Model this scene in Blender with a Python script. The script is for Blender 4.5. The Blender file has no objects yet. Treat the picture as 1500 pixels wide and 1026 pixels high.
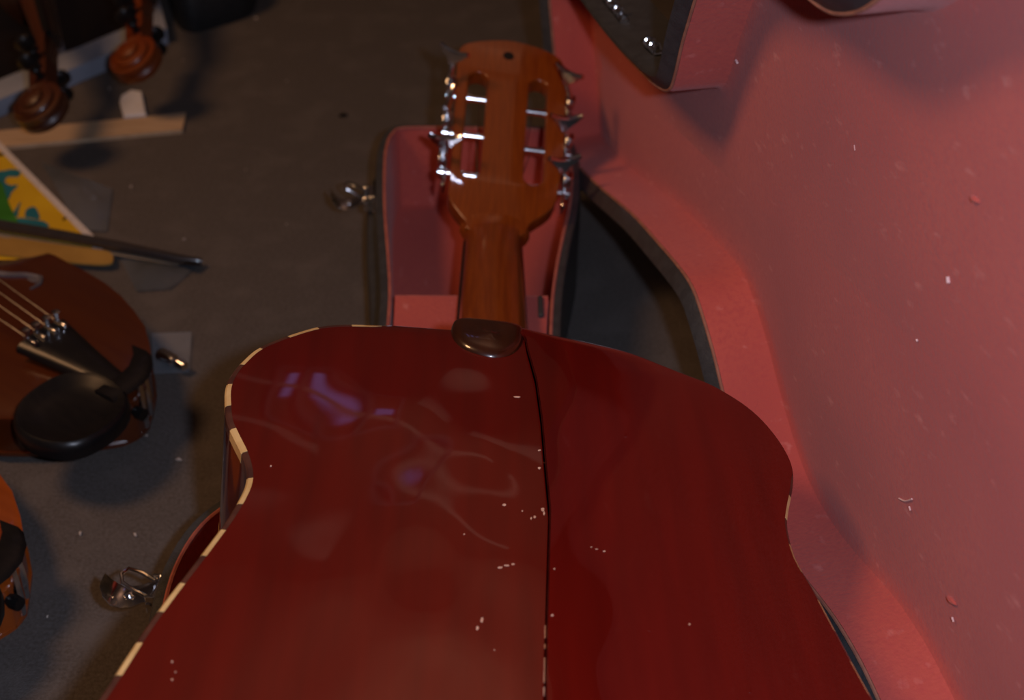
import bpy, math, random
from mathutils import Vector, Matrix
random.seed(4)
sc = bpy.context.scene
COL = sc.collection
MM = 0.001
# ------------------------------------------------------------------ camera
FPX, PITCH, ROLL, CAMH = 2219.55, math.radians(35.448), math.radians(-0.827), 699.52
cr_, sr_, cp, sp_ = math.cos(ROLL), math.sin(ROLL), math.cos(PITCH), math.sin(PITCH)
c_right = Vector((cr_, -sr_ * sp_ * 1.0, -sr_ * cp))
# camera axes in world: built from pitch then roll about the view axis
_right = Vector((1, 0, 0)); _up = Vector((0, sp_, cp)); _fwd = Vector((0, cp, -sp_))
RIGHT = _right * cr_ - _up * sr_
UP = _right * sr_ + _up * cr_
FWD = _fwd
cam = bpy.data.cameras.new('camera'); camo = bpy.data.objects.new('camera', cam); COL.objects.link(camo)
cam.sensor_width = 36; cam.lens = 36 * FPX / 1500; cam.clip_start = .02
m = Matrix((RIGHT, UP, -FWD)).transposed().to_4x4(); m.translation = (0, 0, CAMH * MM)
camo.matrix_world = m
cam.dof.use_dof = True; cam.dof.focus_distance = .80; cam.dof.aperture_fstop = 8.5
sc.camera = camo
# ------------------------------------------------------------------ world, lights, exposure
sc.view_settings.view_transform = 'Standard'; sc.view_settings.look = 'None'
sc.view_settings.exposure = 0; sc.view_settings.gamma = 1
w = bpy.data.worlds.new('world'); sc.world = w; w.use_nodes = True
w.node_tree.nodes['Background'].inputs[0].default_value = (.50, .50, .58, 1)
w.node_tree.nodes['Background'].inputs[1].default_value = .05

def light(name, kind, loc, power, color, size=.1, target=None):
    l = bpy.data.lights.new(name, kind); l.energy = power; l.color = color
    if kind == 'AREA': l.shape = 'DISK'; l.size = size
    else: l.shadow_soft_size = size
    o = bpy.data.objects.new(name, l); COL.objects.link(o); o.location = loc
    if target: o.rotation_euler = (Vector(target) - Vector(loc)).to_track_quat('-Z', 'Y').to_euler()
    return o
light('warm_room_lamp', 'AREA', (-1.15, .74, 1.65), 12.5, (1, .52, .24), .48, (-.05, .85, .1))
light('added_uplight', 'AREA', (.30, 2.80, 1.75), 7, (1, .60, .40), .3, (.22, 2.75, 2.5))  # added lamp; lights the ceiling for the glow mirrored in the guitar back
light('camera_flash', 'POINT', (.062, .01, .715), 16.5, (.72, .78, 1.0), .012)

# ------------------------------------------------------------------ helpers
def ray(u, v):
    return RIGHT * ((u - 750) / FPX) + UP * ((513 - v) / FPX) + FWD
def fl(u, v, z=0.):
    """world point (mm) on the horizontal plane z seen at u, v of the 1500x1026 photo"""
    r = ray(u, v); t = (z - CAMH) / r.z
    return Vector((0, 0, CAMH)) + r * t

def mat(name, col, rough=.5, metal=0., coat=0., coat_r=.05, spec=.5, alpha=1., sheen=0., noise=None, bump=None, trans=0.):
    """noise=(scale, colour2, stretch xyz, low, high); bump=(scale, strength, distance)"""
    M = bpy.data.materials.new(name); M.use_nodes = True; N = M.node_tree.nodes; L = M.node_tree.links
    b = N['Principled BSDF']
    b.inputs['Base Color'].default_value = (*col, 1); b.inputs['Roughness'].default_value = rough
    b.inputs['Metallic'].default_value = metal; b.inputs['Coat Weight'].default_value = coat
    b.inputs['Coat Roughness'].default_value = coat_r; b.inputs['Coat IOR'].default_value = 1.6; b.inputs['Specular IOR Level'].default_value = spec
    b.inputs['Alpha'].default_value = alpha; b.inputs['Sheen Weight'].default_value = sheen
    b.inputs['Transmission Weight'].default_value = trans
    tc = N.new('ShaderNodeTexCoord')
    def nz(scale, stretch=(1, 1, 1), det=4):
        mp = N.new('ShaderNodeMapping'); mp.inputs['Scale'].default_value = stretch
        n = N.new('ShaderNodeTexNoise'); n.inputs['Scale'].default_value = scale; n.inputs['Detail'].default_value = det
        L.new(tc.outputs['Object'], mp.inputs[0]); L.new(mp.outputs[0], n.inputs[0]); return n
    src = None
    for item in (noise if isinstance(noise, list) else [noise] if noise else []):
        sc_, c2, st, lo, hi = item
        n = nz(sc_, st); mr = N.new('ShaderNodeMapRange'); mr.inputs[1].default_value = lo; mr.inputs[2].default_value = hi
        L.new(n.outputs[0], mr.inputs[0])
        mx = N.new('ShaderNodeMix'); mx.data_type = 'RGBA'
        mx.inputs[6].default_value = (*col, 1); mx.inputs[7].default_value = (*c2, 1)
        if src: L.new(src, mx.inputs[6])
        L.new(mr.outputs[0], mx.inputs[0]); src = mx.outputs[2]
    if src: L.new(src, b.inputs['Base Color'])
    if bump:
        n = nz(bump[0], bump[3] if len(bump) > 3 else (1, 1, 1)); bp = N.new('ShaderNodeBump')
        bp.inputs['Strength'].default_value = bump[1]; bp.inputs['Distance'].default_value = bump[2]
        L.new(n.outputs[0], bp.inputs['Height']); L.new(bp.outputs[0], b.inputs['Normal'])
    return M

class MB:
    """collects geometry in millimetres"""
    def __init__(s): s.v = []; s.f = []
    def add(s, vs, fs):
        k = len(s.v); s.v += [Vector(p) for p in vs]; s.f += [tuple(i + k for i in f) for f in fs]
    def box(s, c, d, R=None, bev=0):
        R = R or Matrix.Identity(3); c = Vector(c); hx, hy, hz = d[0] / 2, d[1] / 2, d[2] / 2
        if bev <= 0:
            vs = [c + R @ Vector((x, y, z)) for z in (-hz, hz) for y in (-hy, hy) for x in (-hx, hx)]
            s.add(vs, [(0, 2, 3, 1), (4, 5, 7, 6), (0, 1, 5, 4), (2, 6, 7, 3), (0, 4, 6, 2), (1, 3, 7, 5)]); return
        rings = []
        for z, k in ((-hz, bev), (-hz + bev, 0), (hz - bev, 0), (hz, bev)):
            a, b_ = hx - k, hy - k
            rings.append([c + R @ Vector((x, y, z)) for x, y in ((-a, -b_ + bev), (-a + bev, -b_), (a - bev, -b_), (a, -b_ + bev), (a, b_ - bev), (a - bev, b_), (-a + bev, b_), (-a, b_ - bev))])
        s.loft(rings, True, True, True)
    def loft(s, rings, closed=True, cap0=False, cap1=False):
        n = len(rings[0]); vs = [p for r in rings for p in r]; fs = []
        for i in range(len(rings) - 1):
            for j in range(n if closed else n - 1):
                a = i * n + j; b_ = i * n + (j + 1) % n
                fs.append((a, b_, b_ + n, a + n))
        if cap0: fs.append(tuple(range(n))[::-1])
        if cap1: fs.append(tuple((len(rings) - 1) * n + j for j in range(n)))
        s.add(vs, fs)
    def tube(s, pts, r, n=8, closed=False):
        pts = [Vector(p) for p in pts]; rings = []; N_ = len(pts); ref = None
        for i, p in enumerate(pts):
            if closed: t = pts[(i + 1) % N_] - pts[i - 1]
            else: t = pts[min(i + 1, N_ - 1)] - pts[max(i - 1, 0)]
            t.normalize()
            if ref is None: ref = Vector((0, 0, 1)) if abs(t.z) < .9 else Vector((1, 0, 0))
            a = (ref - t * ref.dot(t)).normalized(); b_ = t.cross(a); ref = a
            rr = r[i] if isinstance(r, (list, tuple)) else r
            rings.append([p + (a * math.cos(q * 2 * math.pi / n) + b_ * math.sin(q * 2 * math.pi / n)) * rr for q in range(n)])
        if closed: rings.append(rings[0]); s.loft(rings)
        else: s.loft(rings, True, True, True)
    def lathe(s, prof, o=(0, 0, 0), R=None, n=20):
        """prof: list of (r, h) along local z"""
        R = R or Matrix.Identity(3); o = Vector(o)
        rings = [[o + R @ Vector((r * math.cos(q * 2 * math.pi / n), r * math.sin(q * 2 * math.pi / n), h)) for q in range(n)] for r, h in prof]
        s.loft(rings, True, True, True)
    def prism(s, poly, z0, z1, R=None, o=(0, 0, 0)):
        R = R or Matrix.Identity(3); o = Vector(o)
        s.loft([[o + R @ Vector((x, y, z)) for x, y in poly] for z in (z0, z1)], True, True, True)
    def build(s, name, m, parent=None, smooth=True, matrix=None, ang=35):
        me = bpy.data.meshes.new(name); me.from_pydata([p * MM for p in s.v], [], s.f); me.validate()
        import bmesh
        bm = bmesh.new(); bm.from_mesh(me); bmesh.ops.remove_doubles(bm, verts=bm.verts, dist=2e-6)
        bmesh.ops.recalc_face_normals(bm, faces=bm.faces); bm.to_mesh(me); bm.free()
        me.materials.append(m); o = bpy.data.objects.new(name, me); COL.objects.link(o)
        if smooth:
            me.polygons.foreach_set('use_smooth', [True] * len(me.polygons)); me.set_sharp_from_angle(angle=math.radians(ang))
        if parent: o.parent = parent
        if matrix: o.matrix_local = matrix
        return o
def empty(name, matrix=None, parent=None):
    o = bpy.data.objects.new(name, None); o.empty_display_size = .03; COL.objects.link(o)
    if parent: o.parent = parent
    if matrix: o.matrix_local = matrix
    return o
def tag(o, label, cat=None, group=None, kind=None):
    if label: o['label'] = label
    if cat: o['category'] = cat
    if group: o['group'] = group
    if kind: o['kind'] = kind
    return o
def smooth_poly(pts, sub=4, closed=True):
    n = len(pts); out = []
    P = [Vector((*p, 0)) if len(p) == 2 else Vector(p) for p in pts]
    for i in range(n if closed else n - 1):
        g = lambda k: P[k % n] if closed else P[max(0, min(n - 1, k))]
        p0, p1, p2, p3 = g(i - 1), g(i), g(i + 1), g(i + 2)
        for q in range(sub):
            t = q / sub
            out.append(.5 * ((2 * p1) + (p2 - p0) * t + (2 * p0 - 5 * p1 + 4 * p2 - p3) * t * t + (3 * p1 - p0 - 3 * p2 + p3) * t ** 3))
    if not closed: out.append(P[-1].copy())
    return out
def offset(poly, d):
    """closed 2D polygon (list of Vector), moved outward by d (counter-clockwise or not)"""
    n = len(poly); area = sum(poly[i].x * poly[(i + 1) % n].y - poly[(i + 1) % n].x * poly[i].y for i in range(n))
    s = 1 if area > 0 else -1; out = []
    for i in range(n):
        t = poly[(i + 1) % n] - poly[i - 1]; nn = Vector((t.y, -t.x, 0)).normalized() * s
        out.append(poly[i] + nn * d)
    return out
def frame(cols, org):
    m = Matrix((cols[0], cols[1], cols[2])).transposed().to_4x4(); m.translation = Vector(org) * MM
    return m
def orthoframe(y, z, org):
    y = Vector(y).normalized(); z = Vector(z); z = (z - y * z.dot(y)).normalized(); x = y.cross(z)
    return frame((x, y, z), org)
def interp(tab, x):
    for i in range(len(tab) - 1):
        if x <= tab[i + 1][0]:
            a, b_ = tab[i], tab[i + 1]; t = 0 if b_[0] == a[0] else (x - a[0]) / (b_[0] - a[0]); t = max(0, min(1, t))
            return a[1] + (b_[1] - a[1]) * t
    return tab[-1][1]

# ------------------------------------------------------------------ materials
M_carpet = mat('carpet', (.112, .099, .092), .95, spec=.15, noise=[(420, (.078, .066, .058), (1, 1, 1), .35, .65), (26, (.124, .108, .099), (1, 1, 1), .5, .8)], bump=(900, .6, .002))
M_wall = mat('wall_paint', (.24, .19, .155), .8, noise=(3, (.18, .14, .115), (1, 1, 1), .3, .7))
M_ceil = mat('ceiling_paint', (.34, .28, .24), .9, noise=(5, (.26, .21, .18), (1, 1, 1), .3, .7))
M_pink = mat('plush_lining', (.49, .096, .072), 1, spec=.1, sheen=.15,
             noise=[(7, (.41, .074, .062), (1, 1, 1), .40, .66), (300, (.44, .080, .067), (1, 1, 1), .45, .7), (95, (.60, .19, .16), (1.5, .55, 1), .64, .82)], bump=(420, .35, .0016))
M_trim = mat('lining_piping', (.42, .12, .085), .9, noise=(90, (.34, .09, .07), (1, 1, 1), .4, .6))
M_tantrim = mat('tan_piping', (.36, .15, .09), .9, noise=(90, (.28, .11, .07), (1, 1, 1), .4, .6))
M_black = mat('black_vinyl', (.046, .048, .050), .42, noise=(120, (.036, .037, .039), (1, 1, 1), .4, .6), bump=(700, .35, .001))
M_edge = mat('black_edge_binding', (.016, .017, .020), .5, bump=(300, .2, .001))
M_chrome = mat('worn_chrome', (.80, .80, .82), .15, metal=1, noise=(90, (.50, .47, .44), (1, 1, 1), .55, .75))
M_red = mat('red_lacquered_wood', (.112, .0026, .0007), .35, coat=1, coat_r=.03, spec=.3,
            noise=[(14, (.085, .0018, .0005), (6, .5, 1), .35, .7)])
M_redside = mat('red_brown_side_wood', (.10, .010, .006), .3, coat=1, coat_r=.05, noise=(20, (.07, .006, .004), (1, 1, 4), .4, .6))
M_neck = mat('amber_mahogany', (.235, .048, .003), .35, coat=.8, coat_r=.08, noise=[(60, (.175, .032, .0025), (7, .5, 3), .35, .65)])
M_heel = mat('dark_mahogany_cap', (.038, .008, .002), .3, coat=1, coat_r=.06, noise=(40, (.028, .006, .002), (4, 1, 1), .4, .6))
M_cream = mat('cream_binding', (.76, .52, .22), .4, coat=.5, noise=(80, (.64, .41, .16), (1, 1, 1), .4, .65))
M_darkb = mat('brown_binding', (.10, .035, .022), .4, coat=.5, noise=(80, (.06, .02, .015), (1, 1, 1), .4, .65))
M_spruce = mat('spruce_top', (.55, .33, .14), .35, coat=.6, noise=(50, (.47, .27, .11), (8, .3, 1), .4, .6))
M_ebony = mat('ebony', (.006, .0055, .006), .33, coat=0, spec=.35, noise=(60, (.008, .007, .007), (4, 1, 1), .4, .6))
M_bone = mat('bone', (.75, .68, .55), .4, noise=(50, (.66, .58, .45), (1, 1, 1), .4, .6))
M_chip = mat('bare_wood_chip', (.72, .45, .32), .8, noise=(400, (.55, .30, .20), (1, 1, 1), .4, .6))
M_crack = mat('open_seam', (.035, .003, .002), 1, spec=0, noise=(100, (.05, .006, .004), (1, 1, 1), .4, .6))
M_vA = mat('dark_brown_varnish', (.072, .0150, .0022), .3, coat=.7, coat_r=.12, noise=(22, (.060, .011, .0025), (5, .6, 1), .35, .7))
M_vB = mat('orange_varnish', (.30, .060, .006), .3, coat=.7, coat_r=.10, noise=(22, (.23, .042, .004), (5, .6, 1), .35, .7))
M_vC = mat('amber_varnish', (.15, .028, .002), .4, coat=.3, coat_r=.15, noise=(22, (.14, .022, .002), (5, .6, 1), .35, .7))
M_vD = mat('brown_varnish', (.055, .014, .004), .4, coat=.3, coat_r=.15, noise=(22, (.060, .013, .004), (5, .6, 1), .35, .7))
M_fh = mat('painted_hole_dark', (.10, .09, .10), .6, noise=(60, (.07, .06, .07), (1, 1, 1), .4, .6))  # plates are uncut; solid grey strips carry the openings' inner darkness as colour
M_maple = mat('pale_maple', (.72, .50, .32), .5, noise=(70, (.60, .40, .25), (1, 5, 1), .4, .6))
M_steel = mat('string_steel', (.22, .20, .19), .3, metal=1, noise=(300, (.3, .28, .26), (1, 1, 1), .4, .6))
M_lath = mat('planed_pine', (.46, .33, .21), .7, noise=(30, (.39, .27, .16), (.6, 9, 1), .4, .6))
M_white = mat('white_foam', (.62, .62, .64), .8, noise=(60, (.60, .58, .57), (1, 1, 1), .4, .6), bump=(200, .3, .001))
M_frame = mat('white_painted_frame', (.30, .33, .40), .45, noise=(20, (.24, .27, .33), (1, 1, 1), .4, .6))
M_slat = mat('blue_grey_strip', (.13, .16, .24), .4, noise=(20, (.10, .12, .18), (1, 1, 1), .4, .6))
M_glass = mat('dark_panel', (.008, .008, .012), .25, noise=(8, (.014, .012, .014), (1, 1, 1), .4, .6))
M_case2 = mat('black_fabric', (.008, .008, .009), .7, noise=(200, (.014, .014, .014), (1, 1, 1), .4, .6), bump=(500, .4, .001))
M_yel = mat('yellow_print', (.62, .40, .015), .45, noise=(18, (.56, .34, .012), (1, 1, 1), .4, .6))
M_teal = mat('teal_print', (.020, .16, .20), .45, noise=(30, (.015, .13, .17), (1, 1, 1), .4, .6))
M_green = mat('green_print', (.035, .19, .02), .45, noise=(30, (.03, .15, .015), (1, 1, 1), .4, .6))
M_paper = mat('book_edge', (.60, .56, .54), .7, noise=(200, (.50, .46, .44), (1, 1, 8), .4, .6))
M_tan = mat('yellowed_card', (.36, .21, .045), .6, noise=(20, (.30, .17, .035), (1, 1, 1), .4, .6))
M_bow = mat('dark_bow_stick', (.018, .016, .018), .35, coat=.5, noise=(60, (.026, .02, .02), (1, 6, 1), .4, .6))
M_hair = mat('bow_hair', (.30, .26, .20), .6, noise=(300, (.22, .19, .15), (9, 1, 1), .4, .6))
M_plastic = mat('smoky_clear_plastic', (.16, .17, .19), .18, alpha=.5, noise=(12, (.10, .11, .12), (1, 1, 1), .4, .6), bump=(25, .5, .006))
M_clear = mat('clear_plastic_bag', (.34, .36, .40), .2, alpha=.25, noise=(12, (.25, .27, .30), (1, 1, 1), .4, .6), bump=(40, .5, .004))
M_lint = mat('lint', (.50, .42, .36), .9, noise=(200, (.40, .33, .28), (1, 1, 1), .4, .6))
M_fluff = mat('pale_fluff', (.75, .52, .50), .9, noise=(200, (.66, .40, .38), (1, 1, 1), .4, .6))

# ------------------------------------------------------------------ setting
def plane(name, c, d, m):
    b = MB(); b.box(c, d); o = b.build(name, m, smooth=False); o['kind'] = 'structure'; return o
plane('floor', (0, 900, -20), (4400, 5200, 40), M_carpet)
plane('wall_back', (0, 3520, 1250), (4400, 40, 2500), M_wall)
plane('wall_left', (-2220, 900, 1250), (40, 5280, 2500), M_wall)
plane('wall_right', (2220, 900, 1250), (40, 5280, 2500), M_wall)
plane('wall_front', (0, -1720, 1250), (4400, 40, 2500), M_wall)
plane('ceiling', (0, 900, 2520), (4480, 5280, 40), M_ceil)
# unseen window inferred from purple streaks on the guitar; panes sized to mirror as them
M_sky = bpy.data.materials.new('dusk_daylight'); M_sky.use_nodes = True
_n = M_sky.node_tree.nodes; _n.remove(_n['Principled BSDF']); _e = _n.new('ShaderNodeEmission')
_e.inputs[0].default_value = (.40, .36, 1, 1); _e.inputs[1].default_value = .75
M_sky.node_tree.links.new(_e.outputs[0], _n['Material Output'].inputs[0])
win = empty('window_1', Matrix.Translation((-.20, 3.49, 1.98))); win['kind'] = 'structure'
for k, (x, z, wd, ht) in enumerate(((-95, 10, 34, 240), (15, 0, 44, 250), (150, 70, 90, 70))):
    b = MB(); b.box((x, 0, z), (wd, 4, ht)); b.build('pane', M_sky, win, smooth=False)
b = MB()
for x in (-150, -42, 75, 225): b.box((x, -6, 20), (22, 16, 420), bev=3)
for z in (-185, 225): b.box((37, -6, z), (397, 16, 22), bev=3)
b.build('window_frame', M_frame, win)

# pale battens added out of view so the guitar back mirrors them as streaks
for k, (x0, z0, x1, z1, wd) in enumerate(((-760, 1800, 420, 2330, 34), (-900, 2230, -250, 2300, 60), (120, 1830, 700, 2060, 90))):
    a, c = Vector((x0, 3492, z0)), Vector((x1, 3492, z1)); d = c - a
    b = MB(); b.box((a + c) / 2, (d.length, 14, wd), Matrix.Rotation(-math.atan2(d.z, d.x), 3, 'Y'), bev=3)
    b.build('streak_batten_%d' % (k + 1), M_white)['kind'] = 'structure'

# ------------------------------------------------------------------ guitar case
HALF_L = [(0, -2), (-58, -2), (-70, -12), (-74, -40), (-73, -83), (-69, -146), (-62, -219), (-58, -270), (-57, -326), (-57, -385), (-61, -415), (-74, -436), (-91, -455), (-109, -470), (-132, -493), (-151, -520), (-160, -555), (-161, -592), (-158, -630), (-157, -660), (-162, -695), (-178, -740), (-195, -790), (-205, -840), (-202, -890), (-180, -935), (-130, -965), (-60, -976), (0, -978)]
HALF_R = [(0, -2), (60, -4), (76, -18), (82, -50), (82, -95), (78, -141), (72, -181), (66, -223), (61, -269), (58, -319), (57, -358), (61, -386), (74, -403), (96, -423), (115, -443), (133, -463), (150, -487), (160, -520), (163, -570), (160, -620), (156, -655), (157, -678), (164, -706), (182, -745), (197, -790), (206, -840), (202, -890), (180, -935), (130, -965), (60, -976)]
def case_outline(l, r, sub=4):
    return smooth_poly(l + r[1:][::-1], sub)
LIDO = case_outline(HALF_L, HALF_R)
SHO = case_outline([(x * (1.0 if y > -420 else 1.035), y) for x, y in HALF_L], [(x, y) for x, y in HALF_R])
yaw = math.radians(1.0)
caseM = Matrix.Translation((-.0365, 1.199, 0)) @ Matrix.Rotation(yaw, 4, 'Z')
case = empty('guitar_case', caseM)
tag(case, 'open black guitar case lined in pink plush, under and beside the red guitar', 'guitar case')
def tray(parent_name, parent, out, z_floor, z_rim, m_local, inner_floor, T, bulge, pr, pm, lip=0):
    """out = outline of the lining at the rim (mm); builds black tray, lining and piping"""
    o_out = offset(out, T); b = MB()
    def boff(d):   # the padded outer wall bulges on the latch side only
        a, c = offset(out, T), offset(out, T + d); return [q_ if q_.x < 0 else p for p, q_ in zip(a, c)]
    ring = lambda poly, z: [Vector((p.x, p.y, z)) for p in poly]
    b.loft([ring(offset(out, T - 5), z_floor), ring(boff(bulge - 1.5), z_floor + 1.5), ring(boff(bulge), z_floor + 5)] + ([ring(boff(bulge), z_rim - 44), ring(boff(bulge - 2), z_rim - 39), ring(offset(out, T + .5), z_rim - 36)] if bulge else []) + [ring(o_out, z_rim - 3 + lip), ring(offset(out, T - 1), z_rim - .8 + lip), ring(offset(out, T - 3), z_rim + lip), ring(offset(out, T - 6), z_rim - .4 + lip * .8), ring(offset(out, 1), z_rim - .4), ring(offset(out, .6), z_rim - 6), ring(offset(out, .6), z_floor + 2)], True)
    rib = ring(offset(out, .6), z_floor + 2)
    k0 = ring(offset(out, T - 5), z_floor)
    # base panels (fans along the axis)
    for poly in (rib, k0):
        n = len(poly); b.add(poly + [Vector((0, p.y * .97 - 10, p.z)) for p in poly], [(i, (i + 1) % n, n + (i + 1) % n, n + i) for i in range(n)])
    sh = b.build(parent_name, M_black, parent, matrix=m_local)
    # lining
    c = MB(); zf = inner_floor
    prof = [(-.2, z_rim - 1.2), (-.8, z_rim - 4), (-1.5, (z_rim + zf) / 2), (-2.2, zf + 5), (-3.6, zf + 1.6), (-6.5, zf + .2), (-14, zf)]
    rings = [ring(offset(out, o_), z) for o_, z in prof]
    # beyond the fillet: pull towards the axis
    last = rings[-1]
    for k in (1, 2, 3):
        t = k / 3
        rings.append([Vector((p.x * (1 - t), p.y + ((max(-950, min(-25, p.y)) - p.y)) * t, zf + .8 * math.sin(t * 3) + .9 * math.sin(p.y * .021 + t * 4))) for p in last])
    c.loft(rings, True)
    c.build('lining', M_pink, sh)
    t_ = MB(); t_.tube([Vector((p.x, p.y, z_rim - .3)) for p in offset(out, .3)], pr, 6, closed=True)
    t_.build('rim_piping', pm, sh)
    return sh
shell = tray('shell', case, SHO, 0, 86, Matrix.Identity(4), 9, 8, 9, 1.4, M_trim)
lidW = frame((Vector((-.117, .211, .970)), Vector((-.177, .957, -.230)), Vector((-.977, -.198, -.075))), (33.34, 1214.1, 140.12))
q = lidW.to_quaternion(); lidW = Matrix.Translation(lidW.translation) @ q.to_matrix().to_4x4()
lid = tray('lid', case, LIDO, -40, 0, caseM.inverted() @ lidW, -35.5, 13, 0, 1.0, M_tantrim, 7)
# accessory compartment across the neck of the shell
b = MB()
def wn(y, side):  # half width of neck inside
    ys = sorted([(p.y, p.x) for p in SHO if (p.x < 0) == (side < 0) and p.y > -430], key=lambda a: a[0]); return interp(ys, y)
rows = [-266, -290, -320, -350, -383]
L_ = [(wn(y, -1) + 2.5) for y in rows]; R_ = [(wn(y, 1) - 2.5) for y in rows]
poly = [(x, y) for x, y in zip(L_, rows)] + [(x, y) for x, y in zip(R_[::-1], rows[::-1])]
b.prism(poly, 9.5, 80); cb = b.build('accessory_compartment', M_pink, shell, smooth=False)
b = MB(); b.prism([(x * .985, y - (1 if y > -300 else -1)) for x, y in poly if True], 80.3, 84)
b.build('compartment_lid', M_pink, shell, smooth=False)
b = MB(); b.tube([(L_[0] + 1, rows[0], 82), (R_[0] - 1, rows[0], 82)], 2.0, 6); b.build('lid_piping', M_trim, shell)
b = MB(); b.box((52, -282, 82), (4, 26, 10), bev=1); b.build('compartment_tab', M_black, shell)

def latch(parent, loc, out_dir, up_dir, opened=1., side=1):
    """open draw latch: plate on the wall, curved lever with lip, wire bail and two rivets. x along wall, y outward, z up"""
    o_ = Vector(out_dir).normalized(); u_ = Vector(up_dir).normalized(); x_ = o_.cross(u_)
    m_ = frame((x_, o_, u_), loc)
    b = MB()
    b.box((0, 1.4, 0), (26, 2, 22), bev=.8)                    # back plate
    b.box((0, 4, 6), (20, 5, 3), bev=.8); b.box((-9, 6, 0), (2, 10, 14), bev=.6); b.box((9, 6, 0), (2, 10, 14), bev=.6)
    b.tube([(-11, 9, 0), (11, 9, 0)], 1.8, 8)                  # hinge pin
    # curved lever
    prof = [(8, 1), (14, -1), (20, -4.5), (27, -6), (33, -4), (37, 1.5), (38.5, 7)]
    ring = []
    for (yy, zz), hw in zip(prof, (8, 8.5, 9, 9, 8.5, 7.5, 5.5)):
        ring.append([Vector((-hw, yy, zz + 1.2)), Vector((-hw * .5, yy, zz + 2.2)), Vector((hw * .5, yy, zz + 2.2)), Vector((hw, yy, zz + 1.2)), Vector((hw, yy, zz - .2)), Vector((-hw, yy, zz - .2))])
    b.loft(ring, True, True, True)
    b.tube([(-7, 10, 4), (-7.5, 17, 9), (-6, 24, 13), (0, 26.5, 14), (6, 24, 13), (7.5, 17, 9), (7, 10, 4)], 1.3, 8)  # wire bail
    for x in (-9, 9): b.lathe([(2.6, 0), (2.6, .8), (1.6, 1.9), (.1, 2.2)], (x, 2.2, -7), Matrix(((1, 0, 0), (0, 0, 1), (0, -1, 0))), 10)
    b.lathe([(3.2, 0), (3.2, 1), (2, 2.4), (.1, 2.8)], (0, 24, -3.4), None, 12)
    return b.build('latch', M_chrome, parent, matrix=m_)
def wall_at(out, y, side, T=8):
    pts = [p for p in out if (p.x < 0) == (side < 0)]; pts.sort(key=lambda p: p.y)
    for a, c in zip(pts, pts[1:]):
        if a.y <= y <= c.y:
            t = (y - a.y) / max(1e-6, c.y - a.y); p = a.lerp(c, t); d = (c - a).normalized(); n = Vector((d.y, -d.x, 0))
            if n.x * side < 0: n = -n
            return p + n * T, n
n_ = wall_at(SHO, -78, -1); latch(shell, n_[0] + Vector((0, 0, 58)), n_[1], (0, 0, 1))
n_ = wall_at(SHO, -555, -1); latch(shell, n_[0] + Vector((0, 0, 62)), n_[1], (0, 0, 1))
n_ = wall_at(SHO, -880, -1); latch(shell, n_[0] + Vector((0, 0, 62)), n_[1], (0, 0, 1))
def catch(parent, y, side=1, small=False):
    p, n = wall_at(LIDO, y, side, 13); m_ = frame((n.cross(Vector((0, 0, -1))), n, Vector((0, 0, -1))), p + Vector((0, 0, -9)))
    b = MB(); L2 = 12 if small else 27
    b.box((0, 1, 0), (2 * L2, 2, 7), bev=.8)
    b.tube([(-L2 * .95, 3.2, 0), (L2 * .95, 3.2, 0)], 1.6, 8)
    for x in ((-6, 6) if small else (-13, 5, 22)):
        b.tube([(x, 2, -2), (x, 6, -4.5), (x, 8, -2), (x, 6.5, 2), (x, 2, 3)], 1.7, 8)
        b.lathe([(2.4, 0), (2.3, 1), (.1, 2.2)], (x + 5, 2, 1), Matrix(((1, 0, 0), (0, 0, 1), (0, -1, 0))), 10)
    return b.build('latch_catch', M_chrome, parent, matrix=m_)
catch(lid, -212); catch(lid, -318, small=True); catch(lid, -590); catch(lid, -870)
# hinges between shell and lid (hidden under the guitar, real nonetheless)
for ya in (-590, -830):
    p, n = wall_at(SHO, ya, 1)
    b = MB(); b.box(p + Vector((1.2, 0, 70)), (2.4, 46, 24), bev=.8); b.tube([p + Vector((3, -24, 84)), p + Vector((3, 24, 84))], 3, 8)
    b.box(p + Vector((4, 0, 100)), (2.4, 46, 28), Matrix.Rotation(math.radians(8), 3, 'Y'), bev=.8)
    b.build('hinge', M_chrome, case)
# fluff on the lid lining
def on_lid(u, v, z=-35.0):
    nrm = lidW.to_3x3().col[2]; org = lidW.translation * 1000 + nrm * z; r = ray(u, v); C0 = Vector((0, 0, CAMH))
    t = (org - C0).dot(nrm) / r.dot(nrm); P = C0 + r * t
    return (lidW.inverted() @ (P * MM)) * 1000
b = MB()
def fluff(b, pts, r, z):
    b.tube([Vector((p.x, p.y, z)) for p in pts], r, 6)
for pl, r in (([(1391, 405), (1392, 414)], .9), ([(1319, 730), (1328, 734), (1338, 731)], .45), ([(1334, 742), (1336, 748)], .5), ([(1397, 904), (1399, 911)], .5), ([(1345, 497), (1346, 500)], .5), ([(1080, 88), (1082, 92)], .8), ([(1254, 212), (1255, 220)], .45)):
    fluff(b, smooth_poly([on_lid(*p) for p in pl], 3, False) if len(pl) > 2 else [on_lid(*p) for p in pl], r, -34.2)
o = b.build('fluff', M_fluff, lid); o['kind'] = 'stuff'
b = MB()
for k, (u, v, l2, aa) in enumerate(((1428, 292, 8, -.7), (1394, 880, 10, -1.0))):
    p = on_lid(u, v); d_ = on_lid(u + 8, v + 8 * -aa) - p; d_.z = 0; d_.normalize(); d_ *= l2 / 2
    b.tube([Vector((p.x, p.y, -35)) + d_ * t for t in (-1, -.5, 0, .5, 1)], [.3, 1.2, 1.6, 1.1, .3], 8)
o = b.build('lining_crease', M_pink, lid); o['kind'] = 'stuff'

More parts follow.
